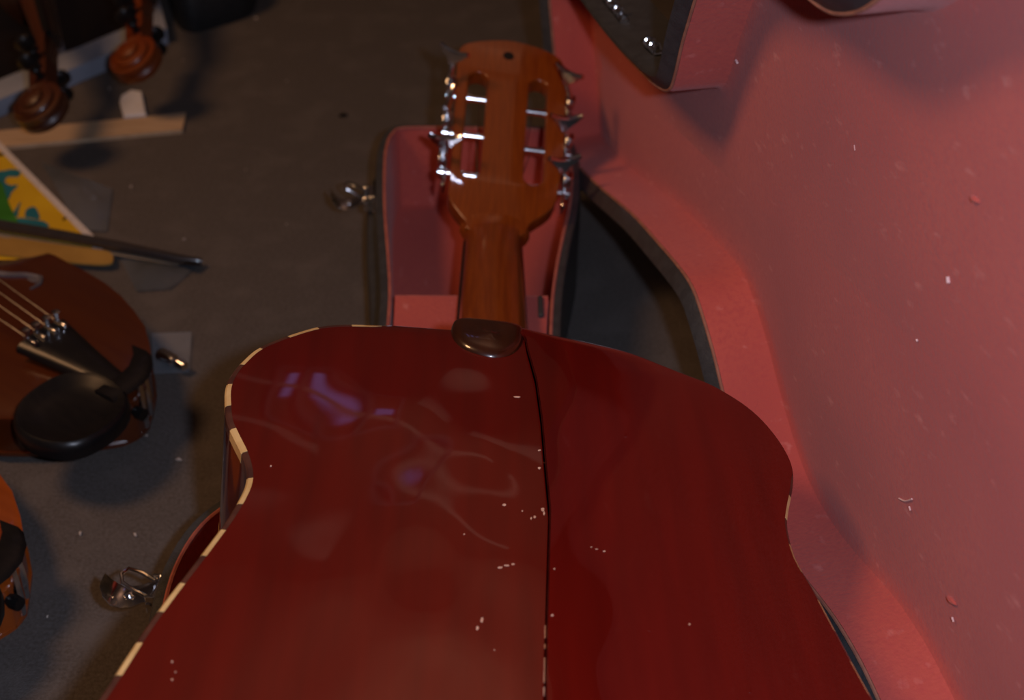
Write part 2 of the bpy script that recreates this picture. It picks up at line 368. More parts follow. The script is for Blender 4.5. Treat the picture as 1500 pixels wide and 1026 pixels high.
# ------------------------------------------------------------------ guitar
gM = frame((Vector((.991, .007, -.130)), Vector((-.013, .999, -.046)), Vector((.130, .048, .990))), (2.4, 721.15, 199.29))
gM = Matrix.Translation(gM.translation) @ gM.to_quaternion().to_matrix().to_4x4()
G = empty('acoustic_guitar', gM)
tag(G, 'red glossy acoustic guitar lying face down across the pink-lined case', 'guitar')
GL = [(-6, -5), (-40, -7), (-84, -11), (-108, -17), (-125, -29), (-142, -47), (-149, -62), (-153, -76), (-154, -90), (-152, -104), (-149, -118), (-144, -130), (-138, -143), (-134, -155), (-132.5, -165), (-133.5, -176), (-137, -193), (-142.5, -212), (-148, -230), (-154, -249), (-160, -270), (-165, -291), (-170, -312), (-181, -350), (-190, -395), (-188, -432), (-170, -468), (-130, -490), (-60, -499), (8, -500)]
GR = [(-6, -5), (11, -3), (28, -1), (47, -4), (66, -9), (82, -17), (95, -24), (109, -31), (119, -39), (130, -51), (138, -65), (144, -82), (147, -98), (146.5, -110), (143.5, -124), (138.5, -142), (136, -156), (136.5, -178), (141.5, -199), (146, -221), (150, -241), (154.5, -262), (160, -285), (168, -315), (180, -352), (190, -395), (188, -432), (170, -468), (130, -490), (60, -499), (8, -500)]
SEAM = [(-500, 8), (-297, 8), (-266, 9), (-222, 11), (-178, 13), (-146, 12), (-100, 11), (-62, 9), (-30, 5), (-15, 4), (-5, -6)]
gl = smooth_poly(GL, 4, False); gr = smooth_poly(GR, 4, False)
def seam(y): return Vector((interp(SEAM, y), y, 0))
def inset(half, d0=3.1):
    out = []
    for i, p in enumerate(half):
        t = half[min(i + 1, len(half) - 1)] - half[max(i - 1, 0)]; n = Vector((t.y, -t.x, 0)).normalized()
        c_ = Vector((0, -250, 0))
        if n.dot(p - c_) > 0: n = -n
        if i in (0, len(half) - 1): n = Vector((0, -1 if i == 0 else 1, 0))
        d = d0 * (1 if p.x < -75 or (p.x < 0 and p.y < -100) else .45 if p.y < -110 else .22)
        out.append(p + n * d)
    return out
def crown(v_, p, side):
    """height above the binding plane: v_=0 at the seam, 1 at the edge"""
    e = math.sin(math.pi * min(1, max(0, (-p.y + 20) / 540))) ** .45
    h = (9 if side < 0 else 14) * e
    s = (1 - v_ ** 1.2) if side < 0 else (1 - v_ ** 1.1)
    wob = .35 * math.sin(p.x * .045 + p.y * .031) * math.sin(p.y * .05 + 1.3) + .22 * math.sin(p.x * .09 - p.y * .06 + 2)
    return .4 + h * s + wob * min(1, 6 * v_) * (1 - v_) * 1.6
def panel(half, side):
    edge = inset(half, 2.9); b = MB(); NV = 26; rings = []
    n = len(edge)
    for i, O in enumerate(edge):
        u = i / (n - 1); ys = .93 * O.y + .07 * (-8 - 488 * u); S = seam(ys) + Vector((.35 * side, 0, 0)); row = []
        for k in range(NV + 1):
            v_ = k / NV; P = S.lerp(O, v_); P.z = crown(v_, P, side); row.append(P)
        rings.append(row)
    b.loft(rings, False)
    lower = [[Vector((q.x, q.y, q.z - 2.6)) for q in r] for r in rings]
    b.loft(lower, False); b.loft([[r[-1] for r in rings], [r[-1] for r in lower]], False); b.loft([[r[0] for r in rings], [r[0] for r in lower]], False)
    return b.build('back_panel', M_red, G, ang=60)
panel(gl, -1); panel(gr, 1)
# open seam line between the two back panels
b = MB(); pts = []
for i in range(60):
    y = -14 - 480 * i / 59; s_ = seam(y); pts.append(Vector((s_.x, y, crown(0, s_, 1) - .75)))
b.tube([p + Vector((0, 0, .05)) for p in pts], .35, 6); b.build('center_seam', M_crack, G)
# sides
full = gl + gr[1:-1][::-1]
DEP = 95
b = MB(); b.loft([[Vector((p.x, p.y, z)) for p in offset(full, o_)] for z, o_ in ((-6.2, -.5), (-DEP + 5, -.5))], True); b.build('side_band', M_redside, G)
b = MB(); b.prism([(p.x, p.y) for p in offset(full, -.2)], -DEP, -DEP + 4.5); b.build('soundboard', M_spruce, G)
# binding: alternate cream and brown blocks all round the back edge
outp = full; n = len(outp); inn = [p + (q_ - p) * (1 if p.x < -75 or (p.x < 0 and p.y < -100) else .45 if p.y < -110 else .22) for p, q_ in zip(full, offset(full, -3.1))]
cum = [0]
for i in range(n): cum.append(cum[-1] + (outp[(i + 1) % n] - outp[i]).length)
per = cum[-1]; NB = 76; seg = per / NB
def at(poly, s):
    s %= per; lo, hi = 0, n
    while hi - lo > 1:
        mid = (lo + hi) // 2
        if cum[mid] <= s: lo = mid
        else: hi = mid
    t = (s - cum[lo]) / max(1e-9, cum[lo + 1] - cum[lo]); return poly[lo].lerp(poly[(lo + 1) % n], t)
for k in range(NB):
    b = MB(); rings = []
    for j in range(7):
        s = k * seg + seg * j / 6 * .985 + 9; a = at(outp, s); c = at(inn, s)
        d = (c - a).normalized()
        rings.append([a + Vector((0, 0, -6.5)), a + Vector((0, 0, -.9)), a + d * .9 + Vector((0, 0, .1)), c + Vector((0, 0, .55)), c + Vector((0, 0, -6.5))])
    b.loft(rings, True, True, True)
    mid_ = at(outp, (k + .5) * seg + 9); top_edge = mid_.x > -70 and mid_.y > -100
    o = b.build('binding_block', M_redside if top_edge else M_cream if k % 2 else M_darkb, G)
# neck
ha = math.radians(22.7); LN = 284; ZN = -87
hM = Matrix.Translation(Vector((0, LN, ZN))) @ Matrix.Rotation(ha, 4, 'X')     # headstock plane, mm
b = MB(); rings = []
for i in range(15):
    t = i / 14; y = 8 + (LN - 2 - 8) * t; hw = 27.5 - 6 * t; apex = -79.5 - 1.5 * t
    if y < 70: q_ = (1 - (y - 8) / 62) ** 2.2; apex += q_ * 70; hw -= q_ * 5
    zb = -97; ring = []
    for j in range(13):
        a = math.pi * j / 12; ring.append(Vector((-math.cos(a) * hw - 1.5, y, zb + (apex - zb) * math.sin(a) ** .75)))
    rings.append(ring + [Vector((hw - 1.5, y, zb - 2)), Vector((-hw - 1.5, y, zb - 2))])
# flare into the head
for t, yy in ((.5, LN + 4), (1, LN + 11)):
    hw = 21.5 + 6 * t; zz = ZN + (yy - LN) * math.tan(ha)
    ring = []
    for j in range(13):
        a = math.pi * j / 12; ring.append(Vector((-math.cos(a) * hw - 1 , yy, -99 + 3 * t + (zz + 4 - (-99 + 3 * t)) * math.sin(a) ** .75)))
    rings.append(ring + [Vector((hw - 1, yy, -101 + 3 * t)), Vector((-hw - 1, yy, -101 + 3 * t))])
b.loft(rings, True, True, True)
neck = b.build('neck', M_neck, G, ang=50)
b = MB(); b.loft([[Vector((s * (30 - 7 * t) - 1.5, y, z)) for s, z in ((-1, -99.5), (1, -99.5), (1, -105), (-1, -105))] for t, y in ((0, -50), (1, LN))], True, True, True)
# fingerboard rests on the soundboard plane
b.build('fingerboard', M_ebony, G, smooth=False)
# heel cap: polished dark button lapping onto the back
b = MB(); rings = []
capo = smooth_poly([(-16, 2), (-34, 0), (-38, -8), (-37, -22), (-30, -34), (-16, -40), (-5, -36), (2, -24), (4, -10), (2, 0)], 4)
cc = Vector((-16, -17, 0))
for s, z in ((1, -2), (1, 1.5), (.99, 3), (.965, 4.4), (.92, 5.6), (.85, 6.5), (.7, 7.3), (.45, 7.9), (.2, 8.1), (.02, 8.2)):
    rings.append([Vector((cc.x + (p.x - cc.x) * s, cc.y + (p.y - cc.y) * s, z + .04 * max(0, -p.y))) for p in capo])
b.loft(rings, True, True, True); b.build('heel_cap', M_heel, G, ang=80)
# headstock with two slots, in its own tilted plane
HO = [(-20, -2), (-24, 6), (-37.5, 25), (-39, 45), (-39.5, 80), (-41, 135), (-42, 172), (-41, 189), (-35, 196.5), (-20, 202), (-2, 205.5), (14, 204), (30, 199.5), (42, 192), (46, 180), (48, 158), (48.5, 120), (48, 81), (45.5, 55), (41, 30), (24, 11), (17, -2)]
def slot(cx, w2, y0, y1, rr=None):
    r = w2; out = []
    for j in range(9): a = math.pi * j / 8; out.append((cx + r * math.cos(a), y1 - r + r * math.sin(a)))
    for j in range(9): a = math.pi + math.pi * j / 8; out.append((cx + r * math.cos(a), y0 + r + r * math.sin(a)))
    return out
sl = slot(-24.5, 9, 49, 166); sr = slot(25.5, 9, 49, 166)
def holed_plate(outer, holes, z0, z1):
    """plate with real through holes, triangulated by bridging with Blender's curve fill"""
    cu = bpy.data.curves.new('tmp', 'CURVE'); cu.dimensions = '2D'; cu.fill_mode = 'BOTH'; cu.extrude = (z1 - z0) / 2; cu.bevel_depth = 1.0; cu.bevel_resolution = 2
    for poly in [outer] + holes:
        s = cu.splines.new('POLY'); s.points.add(len(poly) - 1); s.use_cyclic_u = True
        for p, q_ in zip(s.points, poly): p.co = (q_[0], q_[1], 0, 1)
    ob = bpy.data.objects.new('tmp', cu); COL.objects.link(ob)
    dg = bpy.context.evaluated_depsgraph_get(); me = ob.evaluated_get(dg).to_mesh()
    b = MB(); b.add([Vector((v.co.x, v.co.y, v.co.z + (z0 + z1) / 2)) for v in me.vertices], [tuple(p.vertices) for p in me.polygons])
    bpy.data.objects.remove(ob); bpy.data.curves.remove(cu); return b
ho = [(p.x, p.y) for p in smooth_poly(HO, 3)]
hb = holed_plate(ho, [sl, sr], -13.5, -1)
hMm = hM.copy(); hMm.translation = hM.translation * MM
head = hb.build('headstock', M_neck, G, matrix=hMm, ang=40)
b = MB(); b.lathe([(4.6, -.4), (4.6, .25), (.1, .3)], (-1, 188, 0), None, 20); b.build('screw_plug', M_ebony, head)
b = MB(); b.box((-1.5, 2, -16), (43, 5, 8), bev=1); b.build('nut', M_bone, head)
# tuners: roller, side plate, worm gear, butterfly button standing off the back
def tuner(x_edge, side, y, rot, scale=1., missing=False):
    t = empty('tuning_machine', Matrix.Translation(Vector((x_edge, y, 0)) * MM) , head)
    return t
def button_mesh():
    b = MB(); rings = []
    for h, hw in ((0, 2.6), (4, 3.4), (7, 6), (10, 9.5), (13, 12.2)):
        dz = lambda x: (x / 12.0) ** 2 * 3.2 * (h / 13)
        xs = [-hw, -hw * .6, -hw * .2, hw * .2, hw * .6, hw]
        rings.append([Vector((x, 1.9, h + dz(x))) for x in xs] + [Vector((x, -1.9, h + dz(x))) for x in xs[::-1]])
    b.loft(rings, True, True, True)
    b.tube([(x, 0, 13.2 + (x / 12.) ** 2 * 3.2) for x in (-12.8, -9, -4.5, 0, 4.5, 9, 12.8)], 2.1, 10)
    return b
TUN = [(-45.5, -1, 146, -22), (-45.5, -1, 105, 78), (-45.5, -1, 63, 6), (51, 1, 140, -30), (51, 1, 98, 8), (51, 1, 57, 16)]
for ex, side, y, rot in TUN:
    b = MB(); cx = -24.5 if side < 0 else 25.5
    yr = y - 8
    b.tube([(ex - side * 2, yr, -4.5), (cx - side * 8.5, yr, -4.5)], 2.7, 12)
    b.tube([(cx + side * 9, yr, -4.5), (cx + side * 5, yr, -4.5), (cx + side * 4.9, yr, -4.5)], [3.6, 3.6, 2.7], 12)
    # side plate piece and gear
    b.box((ex - side * 1.2, yr + 2, -5), (2.2, 37, 11), bev=.7)
    b.lathe([(5.8, 0), (5.8, 2.6), (3, 3.2), (3, 4.4), (.1, 4.8)], (ex, yr, -4.5), Matrix(((0, 0, side), (0, 1, 0), (-side, 0, 0))), 14)
    b.box((ex + side * 2, y + 3, -3), (6, 4, 8), bev=.8); b.box((ex + side * 2, y + 3, 4.5), (7, 8, 3), bev=.8)
    b.tube([(ex + side * 2, y + 3, -9), (ex + side * 2, y + 3, -3), (ex + side * 2, y + 3, 3), (ex + side * 2 - (6 if side > 0 else 0), y + 3 + (8 if y > 130 else 3 if y > 90 and side > 0 else 0), 9.5 + (4 if y > 130 else 0))], [2.6, 3.2, 2.4, 2.0], 10)
    for dy in (-13, 15): b.lathe([(2.4, 0), (2.2, 1), (.1, 1.7)], (ex, yr + dy, -4.5), Matrix(((0, 0, side), (0, 1, 0), (-side, 0, 0))), 10)
    tm = b.build('tuning_machine', M_chrome, head)
    bb = button_mesh(); bm_ = Matrix.Translation(Vector((ex + side * 2 - (6 if side > 0 else 0), y + 3 + (8 if y > 130 else 3 if y > 90 and side > 0 else 0), 9 + (4 if y > 130 else 0))) * MM) @ Matrix.Rotation(math.radians(rot), 4, 'Z')
    bo = bb.build('tuner_button', M_chrome, head, matrix=bm_)
for cx, sgn in ((-24.5, -1), (25.5, 1)):
    b = MB(); b.tube([(cx - 6, 51.5, -4), (cx, 49.5, -3), (cx + 6, 51.5, -4)], 2.2, 8); b.build('slot_end_rail', M_chrome, head)
# six strings from nut to rollers
b = MB()
for (ex, side, y, rot), nx in zip(TUN, (-16, -10, -4, 12, 6, 0)):
    cx = -24.5 if side < 0 else 25.5
    b.tube([(nx - 1.5, 2, -12.5), (cx + (3 if side < 0 else -3), y - 8, -8)], .45, 5)
    hpt = hM @ Vector((nx - 1.5, 2, -12.5))
for nx in (-16, -10, -4, 0, 6, 12):
    a = hM.inverted() @ Vector((nx - 1.5, LN - 2, -107)); c = hM.inverted() @ Vector((nx * 1.2, -380, -109)); b.tube([a, c], .45, 5)
b.build('string_set', M_steel, head)['kind'] = 'stuff'
# finish chips and scratches on the back
def on_back(u, v):
    nrm = gM.to_3x3().col[2]; r = ray(u, v); C0 = Vector((0, 0, CAMH)); z = 6.
    for _ in range(4):
        org = gM.translation * 1000 + nrm * z; P = C0 + r * ((org - C0).dot(nrm) / r.dot(nrm)); p = (gM.inverted() @ (P * MM)) * 1000
        half = gl if p.x < seam(p.y).x else gr; side = -1 if half is gl else 1
        E_ = min(half, key=lambda q_: abs(q_.y - p.y) + (0 if q_.y > -480 else 100)); S = seam(p.y)
        vv = max(0, min(1, (p.x - S.x) / (E_.x - S.x))); z = crown(vv, p, side)
    return Vector((p.x, p.y, z))
b = MB()
CH = [(739, 740, 3.2, 2.2), (795, 747, 3, 3.5), (797, 753, 1.5, 3), (783, 758, 2.4, 2.4), (778, 760, 1.4, 2), (733, 832, 4, 1.5), (742, 829, 5, 1.3), (751, 827, 3, 1.6), (706, 909, 2.4, 4.5), (699, 921, 2.2, 3.6), (757, 582, 5, 1.2), (790, 686, 2, 2), (790, 660, 2.4, 1.5), (1010, 915, 1.6, 1.6), (885, 808, 2.2, 1), (874, 805, 2.2, .8), (866, 802, 1.6, .8), (252, 970, 1.4, 1.4), (252, 996, 1.6, 1.6), (257, 985, 1, 1), (397, 683, 1.4, 1.2), (765, 749, 1.2, 1.2), (680, 783, 1.2, 1), (809, 902, 2.6, 1.2), (812, 834, 1.8, 1), (724, 953, 1, 1)]
for u, v, du, dv in CH:
    c = on_back(u, v); a = on_back(u + du, v) - c; d = on_back(u, v + dv) - c; k = 7
    ring = [c + a * math.cos(2 * math.pi * j / k) * random.uniform(.6, 1.15) + d * math.sin(2 * math.pi * j / k) * random.uniform(.6, 1.15) for j in range(k)]
    b.loft([[p + Vector((0, 0, -.3)) for p in ring], [p + Vector((0, 0, .18)) for p in ring]], True, False, True)
for vv0, vv1 in ((918, 938), (945, 952), (965, 1002), (1008, 1022)):
    P = [on_back(799 - (v - 918) * .02, v) + Vector((0, 0, .1)) for v in range(vv0, vv1, 3)]
    b.tube(P, .35, 5)
ch = b.build('finish_chips', M_chip, G); tag(ch, 'pale chips and scratches in the lacquer', kind='stuff')

# ------------------------------------------------------------------ violins
VO = [(0, 0), (2, 10), (8, 20), (20, 39), (34, 54), (52, 70), (70, 80), (90, 89), (110, 94.5), (130, 97), (150, 98), (162, 99), (168, 98), (172, 88), (180, 74), (190, 64), (204, 59), (218, 60), (230, 68), (236, 78), (240, 79), (250, 77), (265, 81), (288, 83), (312, 77), (334, 58), (348, 30), (355, 0)]
def violin(M4, vm, sx, sy, label, group=None, chin=True, scroll_r=1.0):
    T = empty('violin', M4); tag(T, label, 'violin', group)
    W = lambda y: interp(VO, y / sy) * sx
    tz = lambda x, y: 34 + 13 * max(0, 1 - (abs(x) / max(1, W(y))) ** 2) * math.sin(math.pi * min(1, max(0, y / (355 * sy)))) ** .6
    ys = sorted(set([p[0] * sy for p in VO] + [355 * sy * (1 - math.cos(math.pi * k / 40)) / 2 for k in range(41)]))
    def plate(zf, thick, name, ov):
        b = MB(); rt, rb = [], []
        for y in ys:
            wv = max(.4, W(y) + ov if 0 < y < 355 * sy else .4)
            xs = [wv * math.sin(math.pi / 2 * (k / 9 - 1)) for k in range(19)]
            rt.append([Vector((x, y, zf(x, y))) for x in xs]); rb.append([Vector((x, y, zf(x, y) - thick)) for x in xs])
        b.loft(rt, False); b.loft(rb, False)
        b.loft([[r[0] for r in rt], [r[0] for r in rb]], False); b.loft([[r[-1] for r in rt], [r[-1] for r in rb]], False)
        return b.build(name, vm, T, ang=40)
    top = plate(tz, 3.5, 'top_plate', 2.5); plate(lambda x, y: 3.2, 3, 'back_plate', 2.5)
    b = MB(); b.loft([[Vector((s * max(.4, W(y)), y, z)) for y, s in [(y, 1) for y in ys] + [(y, -1) for y in ys[::-1]]] for z in (3, 32)], True); b.build('rib_band', vm, T)
    for s in (-1, 1):
        b = MB(); fp = [(46, 132), (57, 134), (63, 141), (58, 149), (49, 156), (41, 168), (37, 182), (33, 192), (25, 196), (20, 190), (24, 184)]
        fp = smooth_poly([(s * x * sx, y * sy) for x, y in fp], 4, False)
        b.tube([Vector((p.x, p.y, tz(p.x, p.y) + .1)) for p in fp], [1.2 + 2.2 * math.sin(math.pi * i / (len(fp) - 1)) for i in range(len(fp))], 6)
        for x, y in ((60, 141), (23, 188)): b.lathe([(6.0, -.4), (6.0, .7), (.1, .9)], (s * x * sx, y * sy, tz(s * x * sx, y * sy)), None, 14)
        b.build('f_hole', M_fh, top)
    # tailpiece
    b = MB(); rings = []
    for t in (0, .1, .3, .6, .85, 1):
        y = (6 + 78 * t) * 1.0 * sy / 1.1; hw = (9 + 14 * t ** 1.2); z = 42 + 12 * t; ring = []
        for j in range(9): a = math.pi * j / 8; ring.append(Vector((-hw * math.cos(a), y, z + 5.5 * math.sin(a))))
        rings.append(ring + [Vector((hw, y, z - 3)), Vector((-hw, y, z - 3))])
    b.loft(rings, True, True, True); tp = b.build('tailpiece', M_ebony, T)
    yt = 84 * sy / 1.1
    b = MB()
    for x in (-14, -5, 5, 14):
        b.box((x, yt - 6, 59), (3, 13, 4), bev=.7); b.lathe([(1.6, 0), (1.6, 7), (3.2, 7), (3.2, 10), (1, 10.6)], (x, yt - 3, 58), None, 10)
    b.build('fine_tuner', M_chrome, tp)
    b = MB(); b.tube([(0, -9, 26), (0, -4, 26), (0, 3, 26)], [4.5, 5, 3], 10); b.build('end_button', M_ebony, T)
    yb = 162 * sy / 1.05
    b = MB(); prof = [(-21, 0), (-12, 5), (-6, 1), (0, 5), (6, 1), (12, 5), (21, 0), (22, 9), (17, 18), (19, 29), (8, 34), (0, 35), (-8, 33), (-19, 27), (-17, 18), (-22, 9)]
    base = tz(20, yb) - 1.5
    b.loft([[Vector((x, yb + d, base + z)) for x, z in prof] for d in (-1.8, 1.8)], True, True, True); b.build('bridge', M_maple, T, smooth=False)
    yn = 355 * sy + 128
    b = MB(); b.loft([[Vector((hw * c, y, z + 5 * (1 - c * c) + dz)) for c, dz in ((-1, 0), (-.5, 0), (0, 0), (.5, 0), (1, 0), (1, -5), (-1, -5))] for hw, y, z in ((21, yn - 270, 62), (12, yn, 46))], True, True, True); b.build('fingerboard', M_ebony, T)
    b = MB(); rings = []
    for y, hw, zt, zb in ((355 * sy - 12, 15, 40, 3), (355 * sy + 6, 15, 42, 12), (355 * sy + 22, 14, 45, 27), (yn - 12, 12, 43, 28), (yn, 12, 43, 26), (yn + 10, 12, 40, 16), (yn + 40, 10.5, 34, 10), (yn + 68, 8, 26, 4), (yn + 80, 7.5, 20, 2)):
        ring = [Vector((hw * math.cos(math.pi + math.pi * j / 8), y, zt - (zt - zb) * math.sin(math.pi * j / 8) ** .7)) for j in range(9)]
        rings.append(ring)
    b.loft(rings, True, True, True); nk = b.build('neck', vm, T, ang=50)
    # scroll: stepped volute with a raised spiral on each cheek
    b = MB(); yc = yn + 88; zc = 12; RX = Matrix(((0, 0, 1), (0, 1, 0), (-1, 0, 0)))
    k_ = scroll_r
    b.lathe([(18 * k_, -9), (22 * k_, -8), (22.5 * k_, -3), (20.5 * k_, 0), (22.5 * k_, 3), (22 * k_, 8), (18 * k_, 9)], (0, yc, zc), RX, 32)
    for s in (-1, 1):
        b.lathe([(16 * k_, 8.9 * s), (15.5 * k_, 13 * s), (13 * k_, 14 * s), (9.5 * k_, 14 * s), (9 * k_, 17.5 * s), (6 * k_, 19 * s), (.5, 19.5 * s)], (0, yc + 1, zc), RX, 28)
        sp = []
        for j in range(52):
            a = -2.2 + j * .24; r = (20 - 15.5 * j / 51) * k_; sp.append((s * (9 + 10 * (j / 51) ** 1.0), yc + r * math.cos(a) * .98, zc + r * math.sin(a)))
        b.tube(sp, [1.7] * 52, 6)
    b.build('scroll', vm, nk)
    for k, y in enumerate((yn + 18, yn + 30, yn + 44, yn + 58)):
        s = 1 if k % 2 else -1; b = MB()
        b.lathe([(3.2, -16), (3.6, 14), (4.6, 19), (3.2, 21)], (0, y, 29 - k * 1.6), Matrix(((0, 0, s), (0, 1, 0), (-s, 0, 0))), 12)
        b.lathe([(3, 0), (8.5, 4), (10.5, 11), (8, 17), (2.5, 19.5)], (s * 20, y, 29 - k * 1.6), Matrix(((0, 0, s), (0, .45, 0), (-s, 0, 0))), 14)
        b.build('peg', M_ebony, T)
    for x in (-1.5, -.5, .5, 1.5):
        b = MB(); b.tube([(x * 9, yt - 2, 60), (x * 10.5, yb, base + 35 - abs(x) * 1.5), (x * 5.4, yn + 2, 50), (x * 3, yn + 35, 34)], .5, 5); b.build('string', M_steel, T)
    if chin:
        b = MB(); cx, cy = -42, 14; rings = []
        prof = [(1.0, 38), (1.02, 45), (1.0, 50), (.94, 52), (.86, 51), (.7, 47.5), (.45, 45.5), (.2, 45), (.02, 45)]
        base_o = smooth_poly([(0, 34), (22, 30), (36, 12), (36, -12), (24, -30), (0, -38), (-26, -34), (-40, -14), (-40, 10), (-24, 28)], 3)
        for s, z in prof: rings.append([Vector((cx + p.x * s, cy + p.y * s * 1.0, z + .06 * p.y * s)) for p in base_o])
        b.loft(rings, True, True, True)
        b.loft([[Vector((x, y + o_, z)) for o_, z in ((-7, 45), (9, 47), (9, 50), (-7, 51), (-11, 48))] for x, y in ((-20, 6), (0, 5), (14, 8), (26, 16), (34, 26))], True, True, True)
        cr = b.build('chin_rest', M_ebony, T, ang=50)
        b = MB()
        for x in (8, 20): b.tube([(x, 1 + (x - 8) * .7, 6), (x, 1 + (x - 8) * .7, 20), (x, 1 + (x - 8) * .7, 46)], [2.2, 3.4, 2.2], 8)
        b.build('clamp_screw', M_chrome, cr)
    return T
# dark brown violin nearest the case, orange one below it
violin(orthoframe((-.82, .57, 0), (0, 0, 1), (-269, 856, 6)), M_vA, .98, 1.22, 'dark brown violin lying face up beside the guitar case, black chin rest towards the guitar', 'violins on the carpet')
violin(orthoframe((-.88, .47, 0), (0, 0, 1), (-309, 672, 0)), M_vB, .98, 1.22, 'bright orange violin at the lower left edge with black chin rest', 'violins on the carpet')
# two violins on their sides, only scroll and pegbox in view
def side_violin(px, zc, ydir, roll, vm, label):
    y = Vector(ydir).normalized(); z0 = Vector((0, 0, 1)); z0 = (z0 - y * z0.dot(y)).normalized(); x0 = y.cross(z0)
    r = math.radians(roll); z = z0 * math.cos(r) + x0 * math.sin(r); x = y.cross(z)
    R = Matrix((x, y, z)).transposed(); c = fl(*px, zc)
    sloc = Vector((0, 355 * 1.0 + 128 + 88, 12)); org = c - R @ sloc
    M4 = R.to_4x4(); M4.translation = org * MM
    return violin(M4, vm, 1.0, 1.0, label, 'violins lying on their sides', chin=False, scroll_r=1.12)
side_violin((200, 88), 66, (.34, -.92, -.17), -64, M_vC, 'orange violin scroll above the white foam block')
side_violin((61, 158), 62, (.40, -.90, -.17), -64, M_vD, 'brown violin scroll resting over the pale wooden lath')

# ------------------------------------------------------------------ other things on the carpet
# white framed dark panel
D = empty('framed_panel'); tag(D, 'white framed dark display panel behind the two violin scrolls', 'display panel')
zf = 18
BL = fl(-60, 171, zf); BR = fl(244, 42, zf); TR = fl(228, -20, zf); TL = fl(-60, 20, zf)
iBR = fl(210, 30, zf); iBL = fl(-60, 141, zf); iTR = fl(199, -20, zf)
def slab(b, pts, z0, z1): b.loft([[Vector((p.x, p.y, z)) for p in pts] for z in (z0, z1)], True, True, True)
b = MB(); slab(b, [BL, BR, iBR, iBL], 0, zf); b.build('frame_rail', M_frame, D, smooth=False)
b = MB(); slab(b, [BR, TR, iTR, iBR], 0, zf); b.build('frame_rail', M_frame, D, smooth=False)
b = MB(); slab(b, [iBL, iBR, iTR, fl(-60, -20, zf)], 0, zf - 8); b.build('dark_panel', M_glass, D, smooth=False)
b = MB(); slab(b, [fl(44, -10, zf), fl(58, -10, zf), fl(97, 74, zf), fl(82, 84, zf)], zf - 8, zf - 2); b.build('divider', M_slat, D, smooth=False)
# black fabric case at the top
b = MB(); pts = [fl(u, v, 0) for u, v in ((247, -14), (252, 22), (262, 42), (280, 49), (300, 46), (350, 31), (368, 22), (376, 8), (378, -40), (260, -60))]
pts = smooth_poly([(p.x, p.y) for p in pts], 3)
cx_ = sum((p.x for p in pts)) / len(pts); cy_ = sum((p.y for p in pts)) / len(pts)
b.loft([[Vector((cx_ + (p.x - cx_) * s, cy_ + (p.y - cy_) * s, z)) for p in pts] for s, z in ((.97, 0), (1, 4), (1, 40), (.96, 46), (.8, 50), (.3, 52), (.01, 52))], True, True, True)
tag(b.build('soft_case', M_case2), 'black soft case at the top edge, right of the white framed panel', 'instrument case')
# pine lath
b = MB(); e0 = [fl(272, 165, 4), fl(267, 190, 4), fl(-40, 219, 4), fl(-40, 195, 4)]
b.loft([[Vector((p.x, p.y, z)) for p in e0] for z in (0, 4)], True, True, True)
tag(b.build('wooden_lath', M_lath, smooth=False), 'flat pale wooden lath lying on the carpet below the scrolls', 'wood strip')
# white foam block on the lath's far side
b = MB(); pts = [fl(u, v, 6) for u, v in ((181, 169), (175, 148), (178, 139), (192, 131), (207, 133), (214, 167))]
c_ = sum(pts, Vector()) / len(pts)
b.loft([[Vector((c_.x + (p.x - c_.x) * s, c_.y + (p.y - c_.y) * s, z)) for p in pts] for s, z in ((1, 0), (1, 5.2), (.95, 6))], True, True, True)
tag(b.build('foam_block', M_white, smooth=False), 'small white block standing behind the pale wooden lath', 'block')
# yellow picture book
BKZ = 5.0
c0 = fl(150, 358, BKZ); c1 = fl(-40, 168, BKZ); e = (c1 - c0).normalized(); p_ = Vector((-e.y, e.x, 0))
if p_.x > 0: p_ = -p_
BK = empty('picture_book', Matrix.Translation(Vector((c0.x, c0.y, 0)) * MM)); tag(BK, 'yellow picture book with teal and green print partly under the bow', 'book')
toL = lambda P: Vector((P.x - c0.x, P.y - c0.y, 0))
b = MB(); ln = (c1 - c0).length; Q = [toL(c0), toL(c0) + e * ln, toL(c0) + e * ln + p_ * 150, toL(c0) + p_ * 150]
b.loft([[q_ + Vector((0, 0, z)) for q_ in Q] for z in (0, BKZ)], True, True, True); b.build('page_block', M_paper, BK, smooth=False)
Q2 = [toL(c0) + p_ * 7, toL(c0) + e * ln + p_ * 7, toL(c0) + e * ln + p_ * 150, toL(c0) + p_ * 150]
b = MB(); b.loft([[q_ + Vector((0, 0, z)) for q_ in Q2] for z in (BKZ, BKZ + .5)], True, True, True); b.build('cover', M_yel, BK, smooth=False)
def patch(pxs, mt, zz=BKZ + .9):
    pts = smooth_poly([toL(fl(x / 4.275, 190 + y / 4.275, BKZ + .5)) for x, y in pxs], 3)
    b = MB(); b.prism([(p.x, p.y) for p in pts], BKZ + .45, zz); b.build('printed_patch', mt, BK, smooth=False)
patch([(-140, 255), (0, 262), (70, 250), (128, 262), (112, 296), (52, 296), (30, 325), (62, 350), (112, 350), (72, 395), (50, 440), (20, 385), (-10, 340), (-140, 340)], M_teal)
patch([(-140, 330), (0, 330), (30, 385), (58, 470), (92, 540), (100, 600), (-140, 600)], M_green, BKZ + 1.2)
patch([(158, 548), (165, 505), (205, 484), (232, 503), (248, 560), (200, 556)], M_teal)
patch([(88, 515), (132, 452), (116, 505), (110, 545), (92, 540)], M_teal)
patch([(108, 555), (270, 575), (300, 612), (150, 606), (104, 596)], M_teal)
patch([(-20, 148), (18, 152), (24, 160), (-20, 168)], M_ebony)
patch([(392, 560), (410, 548), (416, 553), (400, 572)], M_ebony)
